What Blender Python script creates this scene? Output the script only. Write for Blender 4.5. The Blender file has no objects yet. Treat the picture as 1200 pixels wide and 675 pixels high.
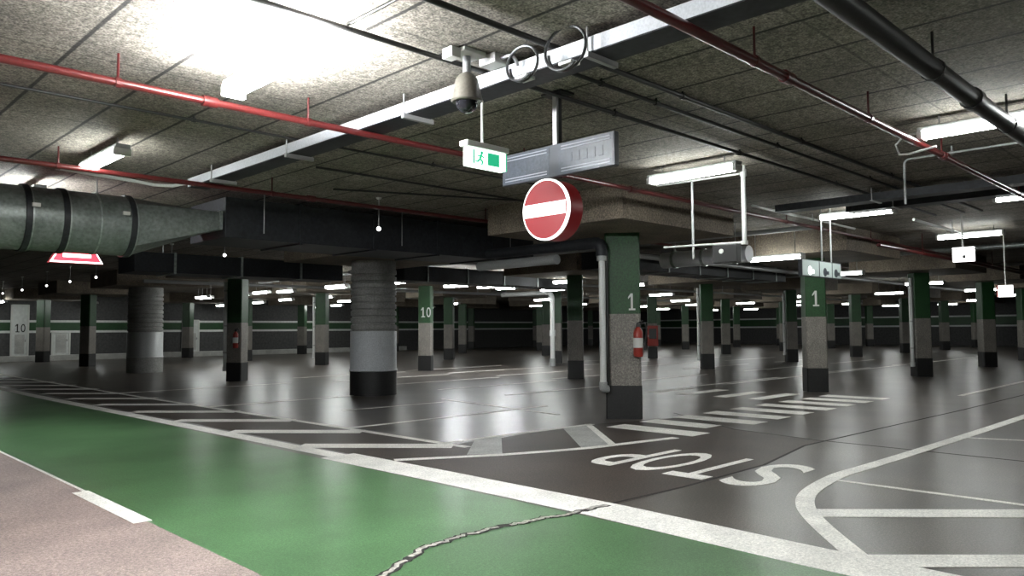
import bpy, bmesh, math, random
from mathutils import Vector, Matrix
random.seed(4)
SC = bpy.context.scene
COL = SC.collection

# ------------------------------------------------------------------ camera
YAW, PITCH, ROLL, FPX, EYE = .786623, .05372, -.006582, 893.8, 1.5
cd = bpy.data.cameras.new('camera')
cam = bpy.data.objects.new('camera', cd)
COL.objects.link(cam)
cd.sensor_width = 36.0
cd.lens = FPX / 1200 * 36
cd.clip_start = .05
cd.clip_end = 300
_F = Vector((math.cos(YAW) * math.cos(PITCH), math.sin(YAW) * math.cos(PITCH), math.sin(PITCH)))
_R = Vector((math.sin(YAW), -math.cos(YAW), 0))
_U = _R.cross(_F)
_R2 = _R * math.cos(ROLL) + _U * math.sin(ROLL)
_U2 = _U * math.cos(ROLL) - _R * math.sin(ROLL)
mw = Matrix((_R2, _U2, -_F)).transposed().to_4x4()
mw.translation = (0, 0, EYE)
cam.matrix_world = mw
SC.camera = cam

# ------------------------------------------------------------------ world, exposure
w = bpy.data.worlds.new('world')
SC.world = w
w.use_nodes = True
w.node_tree.nodes['Background'].inputs[0].default_value = (.6, .65, .7, 1)
w.node_tree.nodes['Background'].inputs[1].default_value = 0.0
SC.view_settings.view_transform = 'Standard'
SC.view_settings.look = 'None'
SC.view_settings.exposure = 1.0
SC.view_settings.gamma = 1
SC.view_settings.use_curve_mapping = False
SC.cycles.use_denoising = True
SC.cycles.max_bounces = 6
SC.cycles.diffuse_bounces = 4
SC.cycles.glossy_bounces = 3
SC.cycles.sample_clamp_indirect = 6
SC.cycles.caustics_reflective = False
SC.cycles.caustics_refractive = False
TUBE = 26.0          # strength of one fluorescent diffuser

ZC = 3.6             # ceiling
ZD = 3.1             # underside of the drop panels
U0, V0, PIT = 10.4, 7.75, 7.2   # column grid

# ------------------------------------------------------------------ materials
def nd(nt, t, **kw):
    n = nt.nodes.new(t)
    for k, v in kw.items():
        setattr(n, k, v)
    return n

def mat(name, col, rough=.6, metal=0, grain=0., gscale=60, blot=0., bscale=2.5, bump=0., rvar=0., spec=.5, fine=0., fscale=110):
    m = bpy.data.materials.new(name)
    m.use_nodes = True
    nt = m.node_tree
    b = nt.nodes['Principled BSDF']
    b.inputs['Roughness'].default_value = rough
    b.inputs['Metallic'].default_value = metal
    b.inputs['Specular IOR Level'].default_value = spec
    tc = nd(nt, 'ShaderNodeTexCoord')
    n1 = nd(nt, 'ShaderNodeTexNoise')
    n1.inputs['Scale'].default_value = gscale
    n1.inputs['Detail'].default_value = 3
    n2 = nd(nt, 'ShaderNodeTexNoise')
    n2.inputs['Scale'].default_value = bscale
    n2.inputs['Detail'].default_value = 5
    nt.links.new(tc.outputs['Object'], n1.inputs['Vector'])
    nt.links.new(tc.outputs['Object'], n2.inputs['Vector'])
    r1 = nd(nt, 'ShaderNodeMapRange')
    r1.inputs['From Min'].default_value = .3
    r1.inputs['From Max'].default_value = .7
    r1.inputs['To Min'].default_value = 1 - grain
    r1.inputs['To Max'].default_value = 1 + grain
    nt.links.new(n1.outputs['Fac'], r1.inputs['Value'])
    r2 = nd(nt, 'ShaderNodeMapRange')
    r2.inputs['From Min'].default_value = .3
    r2.inputs['From Max'].default_value = .7
    r2.inputs['To Min'].default_value = 1 - blot
    r2.inputs['To Max'].default_value = 1 + blot
    nt.links.new(n2.outputs['Fac'], r2.inputs['Value'])
    mu = nd(nt, 'ShaderNodeMath', operation='MULTIPLY')
    nt.links.new(r1.outputs[0], mu.inputs[0])
    nt.links.new(r2.outputs[0], mu.inputs[1])
    if fine:
        n3 = nd(nt, 'ShaderNodeTexNoise')
        n3.inputs['Scale'].default_value = fscale
        n3.inputs['Detail'].default_value = 2
        nt.links.new(tc.outputs['Object'], n3.inputs['Vector'])
        r4 = nd(nt, 'ShaderNodeMapRange')
        r4.inputs['From Min'].default_value = .35
        r4.inputs['From Max'].default_value = .65
        r4.inputs['To Min'].default_value = 1 - fine
        r4.inputs['To Max'].default_value = 1 + fine
        nt.links.new(n3.outputs['Fac'], r4.inputs['Value'])
        m2 = nd(nt, 'ShaderNodeMath', operation='MULTIPLY')
        nt.links.new(mu.outputs[0], m2.inputs[0])
        nt.links.new(r4.outputs[0], m2.inputs[1])
        mu = m2
    vm = nd(nt, 'ShaderNodeVectorMath', operation='SCALE')
    vm.inputs[0].default_value = col
    nt.links.new(mu.outputs[0], vm.inputs['Scale'])
    nt.links.new(vm.outputs[0], b.inputs['Base Color'])
    if bump:
        bp = nd(nt, 'ShaderNodeBump')
        bp.inputs['Strength'].default_value = bump
        bp.inputs['Distance'].default_value = .01
        nt.links.new(n1.outputs['Fac'], bp.inputs['Height'])
        nt.links.new(bp.outputs[0], b.inputs['Normal'])
    if rvar:
        r3 = nd(nt, 'ShaderNodeMapRange')
        r3.inputs['From Min'].default_value = .3
        r3.inputs['From Max'].default_value = .7
        r3.inputs['To Min'].default_value = rough - rvar
        r3.inputs['To Max'].default_value = rough + rvar
        n4 = nd(nt, 'ShaderNodeTexNoise')
        n4.inputs['Scale'].default_value = bscale * .8
        n4.inputs['Detail'].default_value = 1
        nt.links.new(tc.outputs['Object'], n4.inputs['Vector'])
        nt.links.new(n4.outputs['Fac'], r3.inputs['Value'])
        nt.links.new(r3.outputs[0], b.inputs['Roughness'])
    m['scale_out'] = vm.name
    return m

def emit(name, col, strength, base=(.8, .8, .8)):
    m = bpy.data.materials.new(name)
    m.use_nodes = True
    b = m.node_tree.nodes['Principled BSDF']
    b.inputs['Base Color'].default_value = (*base, 1)
    b.inputs['Roughness'].default_value = .4
    b.inputs['Emission Color'].default_value = (*col, 1)
    b.inputs['Emission Strength'].default_value = strength
    return m

def joints(m, px, ox, wx, py, oy, wy, dark):
    """board joints of the formwork: dark grooves along both axes of the slab"""
    nt = m.node_tree
    b = nt.nodes['Principled BSDF']
    src = nt.nodes[m['scale_out']]
    tc = nd(nt, 'ShaderNodeTexCoord')
    wob = nd(nt, 'ShaderNodeTexNoise')
    wob.inputs['Scale'].default_value = 1.3
    nt.links.new(tc.outputs['Object'], wob.inputs['Vector'])
    wv = nd(nt, 'ShaderNodeVectorMath', operation='SCALE')
    wv.inputs['Scale'].default_value = .02
    nt.links.new(wob.outputs['Color'], wv.inputs[0])
    ad = nd(nt, 'ShaderNodeVectorMath', operation='ADD')
    nt.links.new(tc.outputs['Object'], ad.inputs[0])
    nt.links.new(wv.outputs[0], ad.inputs[1])
    sp = nd(nt, 'ShaderNodeSeparateXYZ')
    nt.links.new(ad.outputs[0], sp.inputs[0])
    outs = []
    for k, (p, o, wd) in enumerate(((px, ox, wx), (py, oy, wy))):
        a = nd(nt, 'ShaderNodeMath', operation='SUBTRACT')
        a.inputs[1].default_value = o
        nt.links.new(sp.outputs[k], a.inputs[0])
        c = nd(nt, 'ShaderNodeMath', operation='PINGPONG')
        c.inputs[1].default_value = p / 2
        nt.links.new(a.outputs[0], c.inputs[0])
        r = nd(nt, 'ShaderNodeMapRange')
        r.inputs['From Min'].default_value = wd * .5
        r.inputs['From Max'].default_value = wd
        r.inputs['To Min'].default_value = dark if k == 0 else (1 + dark) / 2
        r.inputs['To Max'].default_value = 1
        nt.links.new(c.outputs[0], r.inputs['Value'])
        outs.append(r)
    mn = nd(nt, 'ShaderNodeMath', operation='MINIMUM')
    nt.links.new(outs[0].outputs[0], mn.inputs[0])
    nt.links.new(outs[1].outputs[0], mn.inputs[1])
    vs = nd(nt, 'ShaderNodeVectorMath', operation='SCALE')
    nt.links.new(src.outputs[0], vs.inputs[0])
    nt.links.new(mn.outputs[0], vs.inputs['Scale'])
    nt.links.new(vs.outputs[0], b.inputs['Base Color'])

M = {}
M['asphalt'] = mat('asphalt', (.088, .076, .066), .30, grain=.4, gscale=45, blot=.3, bscale=.9, bump=.03, spec=.42, fine=.6)
M['brown_asphalt'] = mat('brown_asphalt', (.058, .045, .037), .48, grain=.4, gscale=45, blot=.3, bscale=.9, bump=.03, spec=.28, fine=.6)
M['brown'] = mat('brown_concrete', (.30, .235, .215), .5, grain=.35, gscale=40, blot=.2, bscale=1.5, bump=.15, fine=.35)
M['green_floor'] = mat('green_floor', (.078, .168, .072), .33, grain=.22, gscale=50, blot=.2, bscale=1.2, bump=.05, rvar=.02, fine=.4)
M['white_paint'] = mat('white_paint', (.84, .82, .77), .55, grain=.16, gscale=45, blot=.12, bscale=3, bump=.05, fine=.15, spec=.18)
M['grey_paint'] = mat('grey_paint', (.42, .42, .40), .5, grain=.3, gscale=40, blot=.2)
M['joint'] = mat('joint_filler', (.02, .018, .016), .8)
M['crackfill'] = mat('crack_edge', (.40, .38, .34), .8, grain=.5, gscale=30)
M['ceiling'] = mat('ceiling_concrete', (.21, .19, .16), .85, grain=.5, gscale=26, blot=.25, bscale=1.6, bump=.4, fine=.5, fscale=60)
joints(M['ceiling'], .68, .28, .022, 2.05, .18, .016, .12)
M['concrete'] = mat('concrete', (.16, .132, .10), .8, grain=.4, gscale=30, blot=.2, bump=.3, fine=.4, fscale=50)
M['wall'] = mat('wall_paint', (.06, .06, .06), .7, grain=.3, gscale=8)
M['black_band'] = mat('black_band', (.012, .012, .012), .5, grain=.4, gscale=40, blot=.3)
M['grey_band'] = mat('grey_band', (.19, .175, .155), .55, grain=.3, gscale=40, blot=.15, fine=.3, fscale=60)
M['green_band'] = mat('green_band', (.013, .055, .016), .5, grain=.4, gscale=40, blot=.2)
M['drum_metal'] = mat('drum_metal', (.50, .52, .54), .5, grain=.25, gscale=60, blot=.05)
M['drum_rough'] = mat('drum_concrete', (.25, .25, .24), .7, grain=.25, gscale=30, blot=.2)
M['galv'] = mat('galvanised', (.36, .40, .39), .42, .75, grain=.25, gscale=20, blot=.2, bscale=3)
M['duct'] = mat('duct_skin', (.20, .225, .215), .42, .35, grain=.25, gscale=22, blot=.2, bscale=3)
M['dark_duct'] = mat('dark_duct', (.020, .022, .026), .55, .2, grain=.3, gscale=20, blot=.3)
M['dark_pipe'] = mat('dark_pipe', (.025, .024, .023), .45, .3, grain=.2)
M['red_pipe'] = mat('red_pipe', (.075, .010, .010), .28, grain=.2)
M['tray'] = mat('tray_metal', (.72, .74, .78), .4, .15, grain=.1)
M['white_pipe'] = mat('white_pipe', (.62, .63, .62), .35, grain=.08)
M['grey_pipe'] = mat('grey_pipe', (.34, .35, .35), .38, .2, grain=.15)
M['steel'] = mat('steel', (.40, .40, .40), .4, .6)
M['plastic'] = mat('pale_plastic', (.62, .62, .60), .5)
M['dark_plastic'] = mat('dark_plastic', (.03, .03, .03), .35)
M['glass_dome'] = mat('smoked_dome', (.015, .015, .018), .08)
M['sign_frame'] = mat('sign_frame', (.035, .04, .05), .4)
M['sign_blue'] = mat('sign_blue_grey', (.035, .043, .056), .45, grain=.25, gscale=40)
M['sign_line'] = mat('sign_pale', (.22, .23, .26), .45)
M['letter'] = mat('letter_white', (.62, .63, .60), .5)
M['letter_black'] = mat('letter_black', (.02, .02, .02), .5)
M['ext_red'] = mat('extinguisher_red', (.30, .03, .02), .35)
M['door_white'] = mat('door_white', (.62, .64, .62), .5, grain=.1, gscale=8)
M['bronze'] = mat('camera_housing', (.13, .12, .10), .4, grain=.15)
M['housing'] = mat('lamp_housing', (.42, .43, .43), .5)
M['tube'] = emit('lit_diffuser', (.96, 1.0, .97), TUBE)
M['tube_far'] = emit('lit_diffuser_far', (.96, 1.0, .97), TUBE * .9)
M['tube_hot'] = emit('lit_diffuser_bright', (.95, .98, 1.0), TUBE * 6)
M['tube_warm'] = emit('lit_diffuser_duct', (.95, .98, 1.0), TUBE * 3)
M['exit_lit'] = emit('exit_lit', (.80, 1.0, .88), 1.4)
M['exit_green'] = emit('exit_green', (.02, .45, .22), .5, (.02, .3, .15))
M['exit_side'] = emit('exit_side', (.1, .9, .5), .25, (.05, .3, .18))
M['stop_red'] = emit('noentry_red', (.70, .03, .04), .14, (.12, .008, .011))
M['stop_white'] = emit('noentry_white', (1, .98, .98), .85)
M['stop_side'] = emit('noentry_side', (.6, .01, .02), .04, (.10, .008, .01))
M['tri_red'] = emit('triangle_red', (1.0, .03, .05), 1.6, (.5, .03, .04))
M['tri_white'] = emit('triangle_white', (1.0, .85, .88), 3.5)
M['dot'] = emit('pendant_glow', (1, 1, .97), 3.0)
M['pict'] = emit('pictogram_lit', (.75, .85, .82), .10, (.35, .42, .40))
M['pict_white'] = emit('pictogram_white', (1, 1, 1), 1.6)

# ------------------------------------------------------------------ mesh helpers
def link(name, bm, m, parent=None, smooth=False):
    me = bpy.data.meshes.new(name)
    bmesh.ops.recalc_face_normals(bm, faces=bm.faces)
    bm.to_mesh(me)
    bm.free()
    me.materials.append(M[m])
    if smooth:
        for p in me.polygons:
            p.use_smooth = True
        me.set_sharp_from_angle(angle=math.radians(40))
    o = bpy.data.objects.new(name, me)
    COL.objects.link(o)
    if parent:
        o.parent = parent
    return o

def B():
    return bmesh.new()

def box(bm, x0, x1, y0, y1, z0, z1, bev=0):
    v = [bm.verts.new(p) for p in ((x0, y0, z0), (x1, y0, z0), (x1, y1, z0), (x0, y1, z0), (x0, y0, z1), (x1, y0, z1), (x1, y1, z1), (x0, y1, z1))]
    fs = [bm.faces.new([v[i] for i in q]) for q in ((3, 2, 1, 0), (4, 5, 6, 7), (0, 1, 5, 4), (1, 2, 6, 5), (2, 3, 7, 6), (3, 0, 4, 7))]
    if bev:
        es = list({e for f in fs for e in f.edges})
        bmesh.ops.bevel(bm, geom=es, offset=bev, segments=2, affect='EDGES', profile=.5)
    return bm

def prism(bm, pts, z0, z1):
    """upright prism over a closed plan outline"""
    a = [bm.verts.new((p[0], p[1], z0)) for p in pts]
    b = [bm.verts.new((p[0], p[1], z1)) for p in pts]
    n = len(pts)
    bm.faces.new(a[::-1])
    bm.faces.new(b)
    for i in range(n):
        bm.faces.new((a[i], a[(i + 1) % n], b[(i + 1) % n], b[i]))
    return bm

def tube(bm, pts, r, n=10, caps=True):
    """round bar swept along a polyline"""
    pts = [Vector(p) for p in pts]
    rings = []
    prev = None
    for i, p in enumerate(pts):
        if i == 0:
            t = pts[1] - p
        elif i == len(pts) - 1:
            t = p - pts[i - 1]
        else:
            t = (pts[i + 1] - p).normalized() + (p - pts[i - 1]).normalized()
        t.normalize()
        if prev is None:
            ref = Vector((0, 0, 1)) if abs(t.z) < .9 else Vector((1, 0, 0))
            a = t.cross(ref).normalized()
        else:
            a = (prev - t * prev.dot(t)).normalized()
        prev = a
        b = t.cross(a)
        rr = r[i] if isinstance(r, (list, tuple)) else r
        rings.append([bm.verts.new(p + (a * math.cos(2 * math.pi * k / n) + b * math.sin(2 * math.pi * k / n)) * rr) for k in range(n)])
    for A, C in zip(rings, rings[1:]):
        for k in range(n):
            bm.faces.new((A[k], A[(k + 1) % n], C[(k + 1) % n], C[k]))
    if caps:
        bm.faces.new(rings[0][::-1])
        bm.faces.new(rings[-1])
    return bm

def bend(p, c, q, r, n=6):
    """polyline p-c-q with the corner at c rounded"""
    p, c, q = Vector(p), Vector(c), Vector(q)
    a = c + (p - c).normalized() * r
    b = c + (q - c).normalized() * r
    out = [p]
    for i in range(n + 1):
        t = i / n
        out.append(a * (1 - t) ** 2 + c * 2 * t * (1 - t) + b * t * t)
    out.append(q)
    return out

def lathe(bm, prof, n=24, c=(0, 0)):
    rings = []
    for r, z in prof:
        rings.append([bm.verts.new((c[0] + r * math.cos(2 * math.pi * k / n), c[1] + r * math.sin(2 * math.pi * k / n), z)) for k in range(n)])
    for A, C in zip(rings, rings[1:]):
        for k in range(n):
            bm.faces.new((A[k], A[(k + 1) % n], C[(k + 1) % n], C[k]))
    bm.faces.new(rings[0][::-1])
    bm.faces.new(rings[-1])
    return bm

def ribbon(pts, wd):
    """plan outline of a painted line of width wd along a polyline"""
    pts = [Vector(p) for p in pts]
    L, R = [], []
    for i, p in enumerate(pts):
        if i == 0:
            t = pts[1] - p
        elif i == len(pts) - 1:
            t = p - pts[i - 1]
        else:
            t = (pts[i + 1] - p).normalized() + (p - pts[i - 1]).normalized()
        t.normalize()
        nn = Vector((-t.y, t.x)) * wd / 2
        L.append(p + nn)
        R.append(p - nn)
    return [tuple(p) for p in L + R[::-1]]

def strip(bm, pts, wd, z0, z1):
    """like ribbon, but quads per segment so curves stay clean"""
    o = ribbon(pts, wd)
    n = len(pts)
    L, R = o[:n], o[n:][::-1]
    lo = [(bm.verts.new((*L[i], z0)), bm.verts.new((*R[i], z0)), bm.verts.new((*R[i], z1)), bm.verts.new((*L[i], z1))) for i in range(n)]
    for a, b in zip(lo, lo[1:]):
        for k in range(4):
            bm.faces.new((a[k], a[(k + 1) % 4], b[(k + 1) % 4], b[k]))
    bm.faces.new(lo[0])
    bm.faces.new(lo[-1][::-1])
    return bm

def smooth(pts, n=5):
    """Catmull-Rom curve through plan points"""
    P = [Vector(p) for p in pts]
    P = [P[0] * 2 - P[1]] + P + [P[-1] * 2 - P[-2]]
    out = []
    for a, b, c, d in zip(P, P[1:], P[2:], P[3:]):
        for k in range(n):
            t = k / n
            out.append(tuple(.5 * (2 * b + (c - a) * t + (2 * a - 5 * b + 4 * c - d) * t * t + (3 * b - a - 3 * c + d) * t ** 3)))
    return out + [tuple(P[-2])]

def text_bm(body, wd, ht, depth, bold=0.0):
    """lettering as a solid in the XY plane, fitted to wd x ht, origin lower left"""
    cu = bpy.data.curves.new('lettering', 'FONT')
    cu.body = body
    cu.extrude = .05
    cu.offset = bold
    cu.resolution_u = 4
    o = bpy.data.objects.new('lettering', cu)
    COL.objects.link(o)
    me = bpy.data.meshes.new_from_object(o.evaluated_get(bpy.context.evaluated_depsgraph_get()))
    bm = B()
    bm.from_mesh(me)
    bpy.data.objects.remove(o)
    bpy.data.curves.remove(cu)
    bpy.data.meshes.remove(me)
    lo = [min(v.co[k] for v in bm.verts) for k in range(3)]
    hi = [max(v.co[k] for v in bm.verts) for k in range(3)]
    for v in bm.verts:
        for k, s in enumerate((wd, ht, depth)):
            v.co[k] = (v.co[k] - lo[k]) / (hi[k] - lo[k]) * s
    return bm

def numeral_one(bm, x, wd, ht, depth):
    """a figure 1 with flag and foot, as bars"""
    s = wd * .30
    c = x + wd * .52
    for pts in (((c - s / 2, 0), (c + s / 2, 0), (c + s / 2, ht), (c - s / 2, ht)),
                ((c - s / 2, ht), (c - s / 2, ht * .82), (x, ht * .66), (x, ht * .78)),
                ((x + wd * .08, 0), (x + wd, 0), (x + wd, ht * .10), (x + wd * .08, ht * .10))):
        prism(bm, pts, 0, depth)
    return bm

def figures(body, wd, ht, depth):
    bm = B()
    k = len(body)
    cw = wd / k
    for i, ch in enumerate(body):
        if ch == '1':
            numeral_one(bm, i * cw + cw * .1, cw * .75, ht, depth)
        else:
            t = text_bm(ch, cw * .8, ht, depth)
            remap(t, (i * cw + cw * .1, 0, 0), (1, 0, 0), (0, 1, 0), (0, 0, 1))
            me = bpy.data.meshes.new('tmp')
            t.to_mesh(me)
            t.free()
            bm.from_mesh(me)
            bpy.data.meshes.remove(me)
    return bm

def remap(bm, o, ex, ey, ez):
    o, ex, ey, ez = Vector(o), Vector(ex), Vector(ey), Vector(ez)
    for v in bm.verts:
        v.co = o + ex * v.co.x + ey * v.co.y + ez * v.co.z
    return bm

def tag(o, label=None, cat=None, group=None, kind=None):
    for k, v in (('label', label), ('category', cat), ('group', group), ('kind', kind)):
        if v:
            o[k] = v
    return o

def thing(name, label, cat, loc=(0, 0, 0), rz=0, group=None):
    o = bpy.data.objects.new(name, None)
    o.empty_display_size = .2
    COL.objects.link(o)
    o.location = loc
    o.rotation_euler = (0, 0, rz)
    return tag(o, label, cat, group)

def dup(root, loc, rz, label, group=None):
    r = root.copy()
    COL.objects.link(r)
    r.location = loc
    r.rotation_euler = (0, 0, rz)
    r['label'] = label
    if group:
        r['group'] = group
    for ch in list(root.children):
        c = ch.copy()
        COL.objects.link(c)
        c.parent = r
        for g in list(ch.children):
            d = g.copy()
            COL.objects.link(d)
            d.parent = c
    return r

def shot(x, y, z):
    d = Vector((x, y, z - EYE))
    dd = d.dot(_F)
    return (600 + FPX * d.dot(_R2) / dd, 337.5 - FPX * d.dot(_U2) / dd) if dd > .1 else None

ORD = ['', 'second', 'third', 'fourth', 'fifth', 'sixth', 'seventh', 'eighth', 'ninth', 'tenth', 'eleventh', 'twelfth',
       'thirteenth', 'fourteenth', 'fifteenth', 'sixteenth', 'seventeenth', 'eighteenth', 'nineteenth', 'twentieth']
TENS = {20: 'twenty', 30: 'thirty', 40: 'forty', 50: 'fifty', 60: 'sixty', 70: 'seventy'}
def nth(k):
    """0 -> leftmost, 1 -> second from the left ..."""
    if k == 0:
        return 'leftmost'
    k1 = k + 1
    if k1 <= 20:
        return ORD[k] + ' from the left'
    t, u = k1 // 10 * 10, k1 % 10
    one = ['', 'first'] + ORD[1:9]
    return (TENS[t][:-1] + 'ieth' if u == 0 else TENS[t] + '-' + one[u]) + ' from the left'

# ------------------------------------------------------------------ setting
UMIN, UMAX, VMIN, VMAX = -9, 66, -9, 45.5
floor = link('floor', box(B(), UMIN, UMAX, VMIN, VMAX, -.2, 0), 'asphalt')
ceil_ = link('ceiling', box(B(), UMIN, UMAX, VMIN, VMAX, ZC, ZC + .3), 'ceiling')
wl = link('wall_left', box(B(), UMIN, UMAX, VMAX, VMAX + .3, 0, ZC), 'wall')
wr = link('wall_right', box(B(), UMAX, UMAX + .3, VMIN, VMAX, 0, ZC), 'wall')
wn = link('wall_near', box(B(), UMIN - .3, UMIN, VMIN, VMAX, 0, ZC), 'wall')
wb = link('wall_back', box(B(), UMIN, UMAX, VMIN - .3, VMIN, 0, ZC), 'wall')
for o in (floor, ceil_, wl, wr, wn, wb):
    o['kind'] = 'structure'
# painted band on the far walls: green stripe between two white lines
y = VMAX
link('green_stripe', box(B(), UMIN, UMAX, y - .004, y, 1.58, 2.0), 'green_band', wl)
for z in (1.46, 2.0):
    link('white_stripe', box(B(), UMIN, UMAX, y - .004, y, z, z + .12), 'door_white', wl)
link('green_stripe', box(B(), UMAX - .004, UMAX, VMIN, VMAX, 1.60, 2.2), 'green_band', wr)
for z in (1.46, 2.2):
    link('white_stripe', box(B(), UMAX - .004, UMAX, VMIN, VMAX, z, z + .12), 'door_white', wr)
kb = link('baseboard_left', box(B(), 6.5, 34, VMAX - .5, VMAX, 0, .30, .02), 'grey_paint')
kb['kind'] = 'structure'

# ---- floor finishes, all parts of the floor
T = .004
link('brown_lane_surface', box(B(), UMIN, 2.27, VMIN, 30, 0, T * .5), 'brown', floor)
link('green_lane_surface', box(B(), 2.27, 4.78, VMIN, 40, 0, T * .5), 'green_floor', floor)
bm = B()
strip(bm, [(4.60, 40), (4.80, 20), (4.95, 12), (5.02, 8)], .24, T * .5, T)
strip(bm, [(5.02, 8), (5.05, 6.2), (5.05, 4), (4.97, 2.2), (4.95, -2), (4.95, VMIN)], .46, T * .5, T)
link('lane_edge_line', bm, 'white_paint', floor)
link('lane_dash', box(B(), 2.17, 2.31, 6.38, 8.0, T * .5, T), 'white_paint', floor)
link('lane_thin_edge', box(B(), 2.26, 2.29, 8.0, 24, T * .5, T), 'white_paint', floor)
bm = B()
prism(bm, [(5.2, 4.05), (7.9, 4.03), (9.5, 4.30), (10.08, 4.30), (10.34, 5.74), (11.2, 7.1), (9.4, 7.66), (6.5, 7.66), (6.44, 30), (5.0, 30), (5.2, 8)], 0, T * .3)
link('worn_brown_asphalt', bm, 'brown_asphalt', floor)
bm = B()
strip(bm, [(6.36, 34), (6.38, 18), (6.48, 12), (6.52, 7.35)], .12, 0, T)
link('hatch_border_line', bm, 'white_paint', floor)
bm = B()
for k in range(11):
    v0 = 9.05 + 2.05 * k
    strip(bm, [(5.12, v0), (6.46, v0 - 1.48)], .34, 0, T * .9)
link('hatch_stripes', bm, 'white_paint', floor)
bm = B()
strip(bm, [(5.30, 7.25), (5.9, 6.9), (6.41, 6.61), (7.0, 6.36), (7.51, 6.18), (8.3, 6.02), (9.01, 5.88)], .13, 0, T)
strip(bm, [(6.50, 7.84), (7.5, 7.80), (9.40, 7.66)], .11, 0, T)
strip(bm, [(9.36, 7.72), (7.92, 6.12)], .10, 0, T)
link('island_outline', bm, 'white_paint', floor)
bm = B()
prism(bm, [(6.12, 6.92), (7.05, 7.80), (7.53, 7.78), (6.46, 6.66)], 0, T * .7)
prism(bm, [(8.71, 7.66), (9.33, 7.64), (7.92, 6.13), (7.46, 6.26)], 0, T * .7)
link('island_fill', bm, 'grey_paint', floor)
bm = B()
for (u, a, b_) in ((9.50, 5.78, 7.28), (10.38, 6.1, 7.3), (11.25, 5.78, 7.25), (12.14, 5.82, 7.2), (13.05, 5.82, 7.2), (13.98, 5.8, 7.18), (14.9, 5.8, 7.15), (15.8, 5.8, 7.1), (16.7, 5.8, 7.1)):
    box(bm, u - .23, u + .23, a, b_, 0, T)
link('zebra_crossing', bm, 'white_paint', floor)
bm = B()
for v in (10.42, 9.55, 8.6, 7.78):
    box(bm, 14.9, 16.7, v - .16, v + .16, 0, T)
link('zebra_crossing', bm, 'white_paint', floor)
bm = B()
for pts, wd in (([(6.5, 10.12), (11.0, 10.12)], .1), ([(7.88, 12.4), (10.2, 12.25)], .08), ([(10.6, 12.8), (10.3, 10.6), (10.04, 8.94)], .08), ([(6.5, 15.0), (11.0, 15.0)], .1), ([(6.5, 20), (11, 20)], .1)):
    strip(bm, pts, wd, 0, T)
for u in (19.5, 26.7, 33.9):
    for k in range(6):
        box(bm, u - 2.4, u + 2.4, 10.6 + k * 2.4, 10.7 + k * 2.4, 0, T)
for k in range(5):
    box(bm, 12.2, 16.6, 12.4 + k * 2.4, 12.5 + k * 2.4, 0, T)
for v in (4.9, 10.4):
    box(bm, 18.5, 44, v - .06, v + .06, 0, T)
link('bay_lines', bm, 'white_paint', floor)
# right hand corner: bent line, cross hatch
bm = B()
strip(bm, smooth([(20, 3.0), (14.83, 3.02), (10.8, 3.10), (8.6, 3.17), (7.9, 3.20), (7.25, 3.14), (6.75, 3.04), (6.35, 2.88), (6.02, 2.68), (5.6, 2.36), (5.06, 1.91)]), .155, 0, T * 1.15)
strip(bm, [(7.58, 3.1), (7.6, 1.5), (7.6, -3)], .07, 0, T * .8)
strip(bm, [(11.6, 3.1), (11.9, 2.2), (12.0, 0)], .07, 0, T * .8)
strip(bm, [(6.12, 2.72), (7.25, 1.50), (9.3, -.7)], .26, 0, T * .9)
strip(bm, [(4.95, 2.10), (5.88, 1.13), (8.2, -1.2)], .26, 0, T * .85)
link('corner_marking', bm, 'white_paint', floor)
# STOP painted for traffic coming towards us
bm = B()
for ch, v0, v1 in (('S', 3.50, 3.98), ('T', 4.08, 4.55), ('O', 4.62, 5.14), ('P', 5.22, 5.62)):
    t = text_bm(ch, v1 - v0, 1.42, T, .006)
    remap(t, (8.12, v0, 0), (0, 1, 0), (-1, 0, 0), (0, 0, 1))
    me = bpy.data.meshes.new('tmp')
    t.to_mesh(me)
    t.free()
    bm.from_mesh(me)
    bpy.data.meshes.remove(me)
link('stop_lettering', bm, 'white_paint', floor)
bm = B()
strip(bm, [(5.25, 4.1), (6.31, 4.03), (7.9, 4.03), (9.5, 4.30), (12, 4.2), (15.5, 4.05), (24, 3.85)], .035, 0, T * .4)
strip(bm, [(11.6, 7.6), (10.34, 5.74), (10.08, 4.36), (10.01, 1)], .03, 0, T * .4)
link('expansion_joint', bm, 'joint', floor)
cr = [(2.75, 3.92), (2.98, 4.02), (3.16, 4.12), (3.37, 4.22), (3.5, 4.21), (3.68, 4.26), (3.86, 4.22), (4.1, 4.24), (4.3, 4.19), (4.52, 4.18), (4.7, 4.10), (4.96, 4.11), (5.25, 4.08)]
cr2 = []
for a, b_ in zip(cr, cr[1:]):
    for k in range(6):
        t = k / 6
        cr2.append((a[0] + (b_[0] - a[0]) * t, a[1] + (b_[1] - a[1]) * t + random.uniform(-.02, .02)))
bm = B()
strip(bm, cr2, .075, T, T + .001)
link('crack', bm, 'joint', floor)
for k in range(0, len(cr2) - 3, 11):
    pts = [(u, v + random.uniform(-.006, .016)) for u, v in cr2[k:k + random.randint(9, 12)]]
    bm = B()
    strip(bm, pts, random.uniform(.03, .05), T, T + .002)
    link('crack_fill', bm, 'crackfill', floor)

# ---- drop panels above the columns
def panel(u, v):
    o = link('drop_panel', box(B(), u - 1.6, u + 1.6, v - 1.43, v + 1.43, ZD, ZC), 'concrete')
    o['kind'] = 'structure'
    return o

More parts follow.
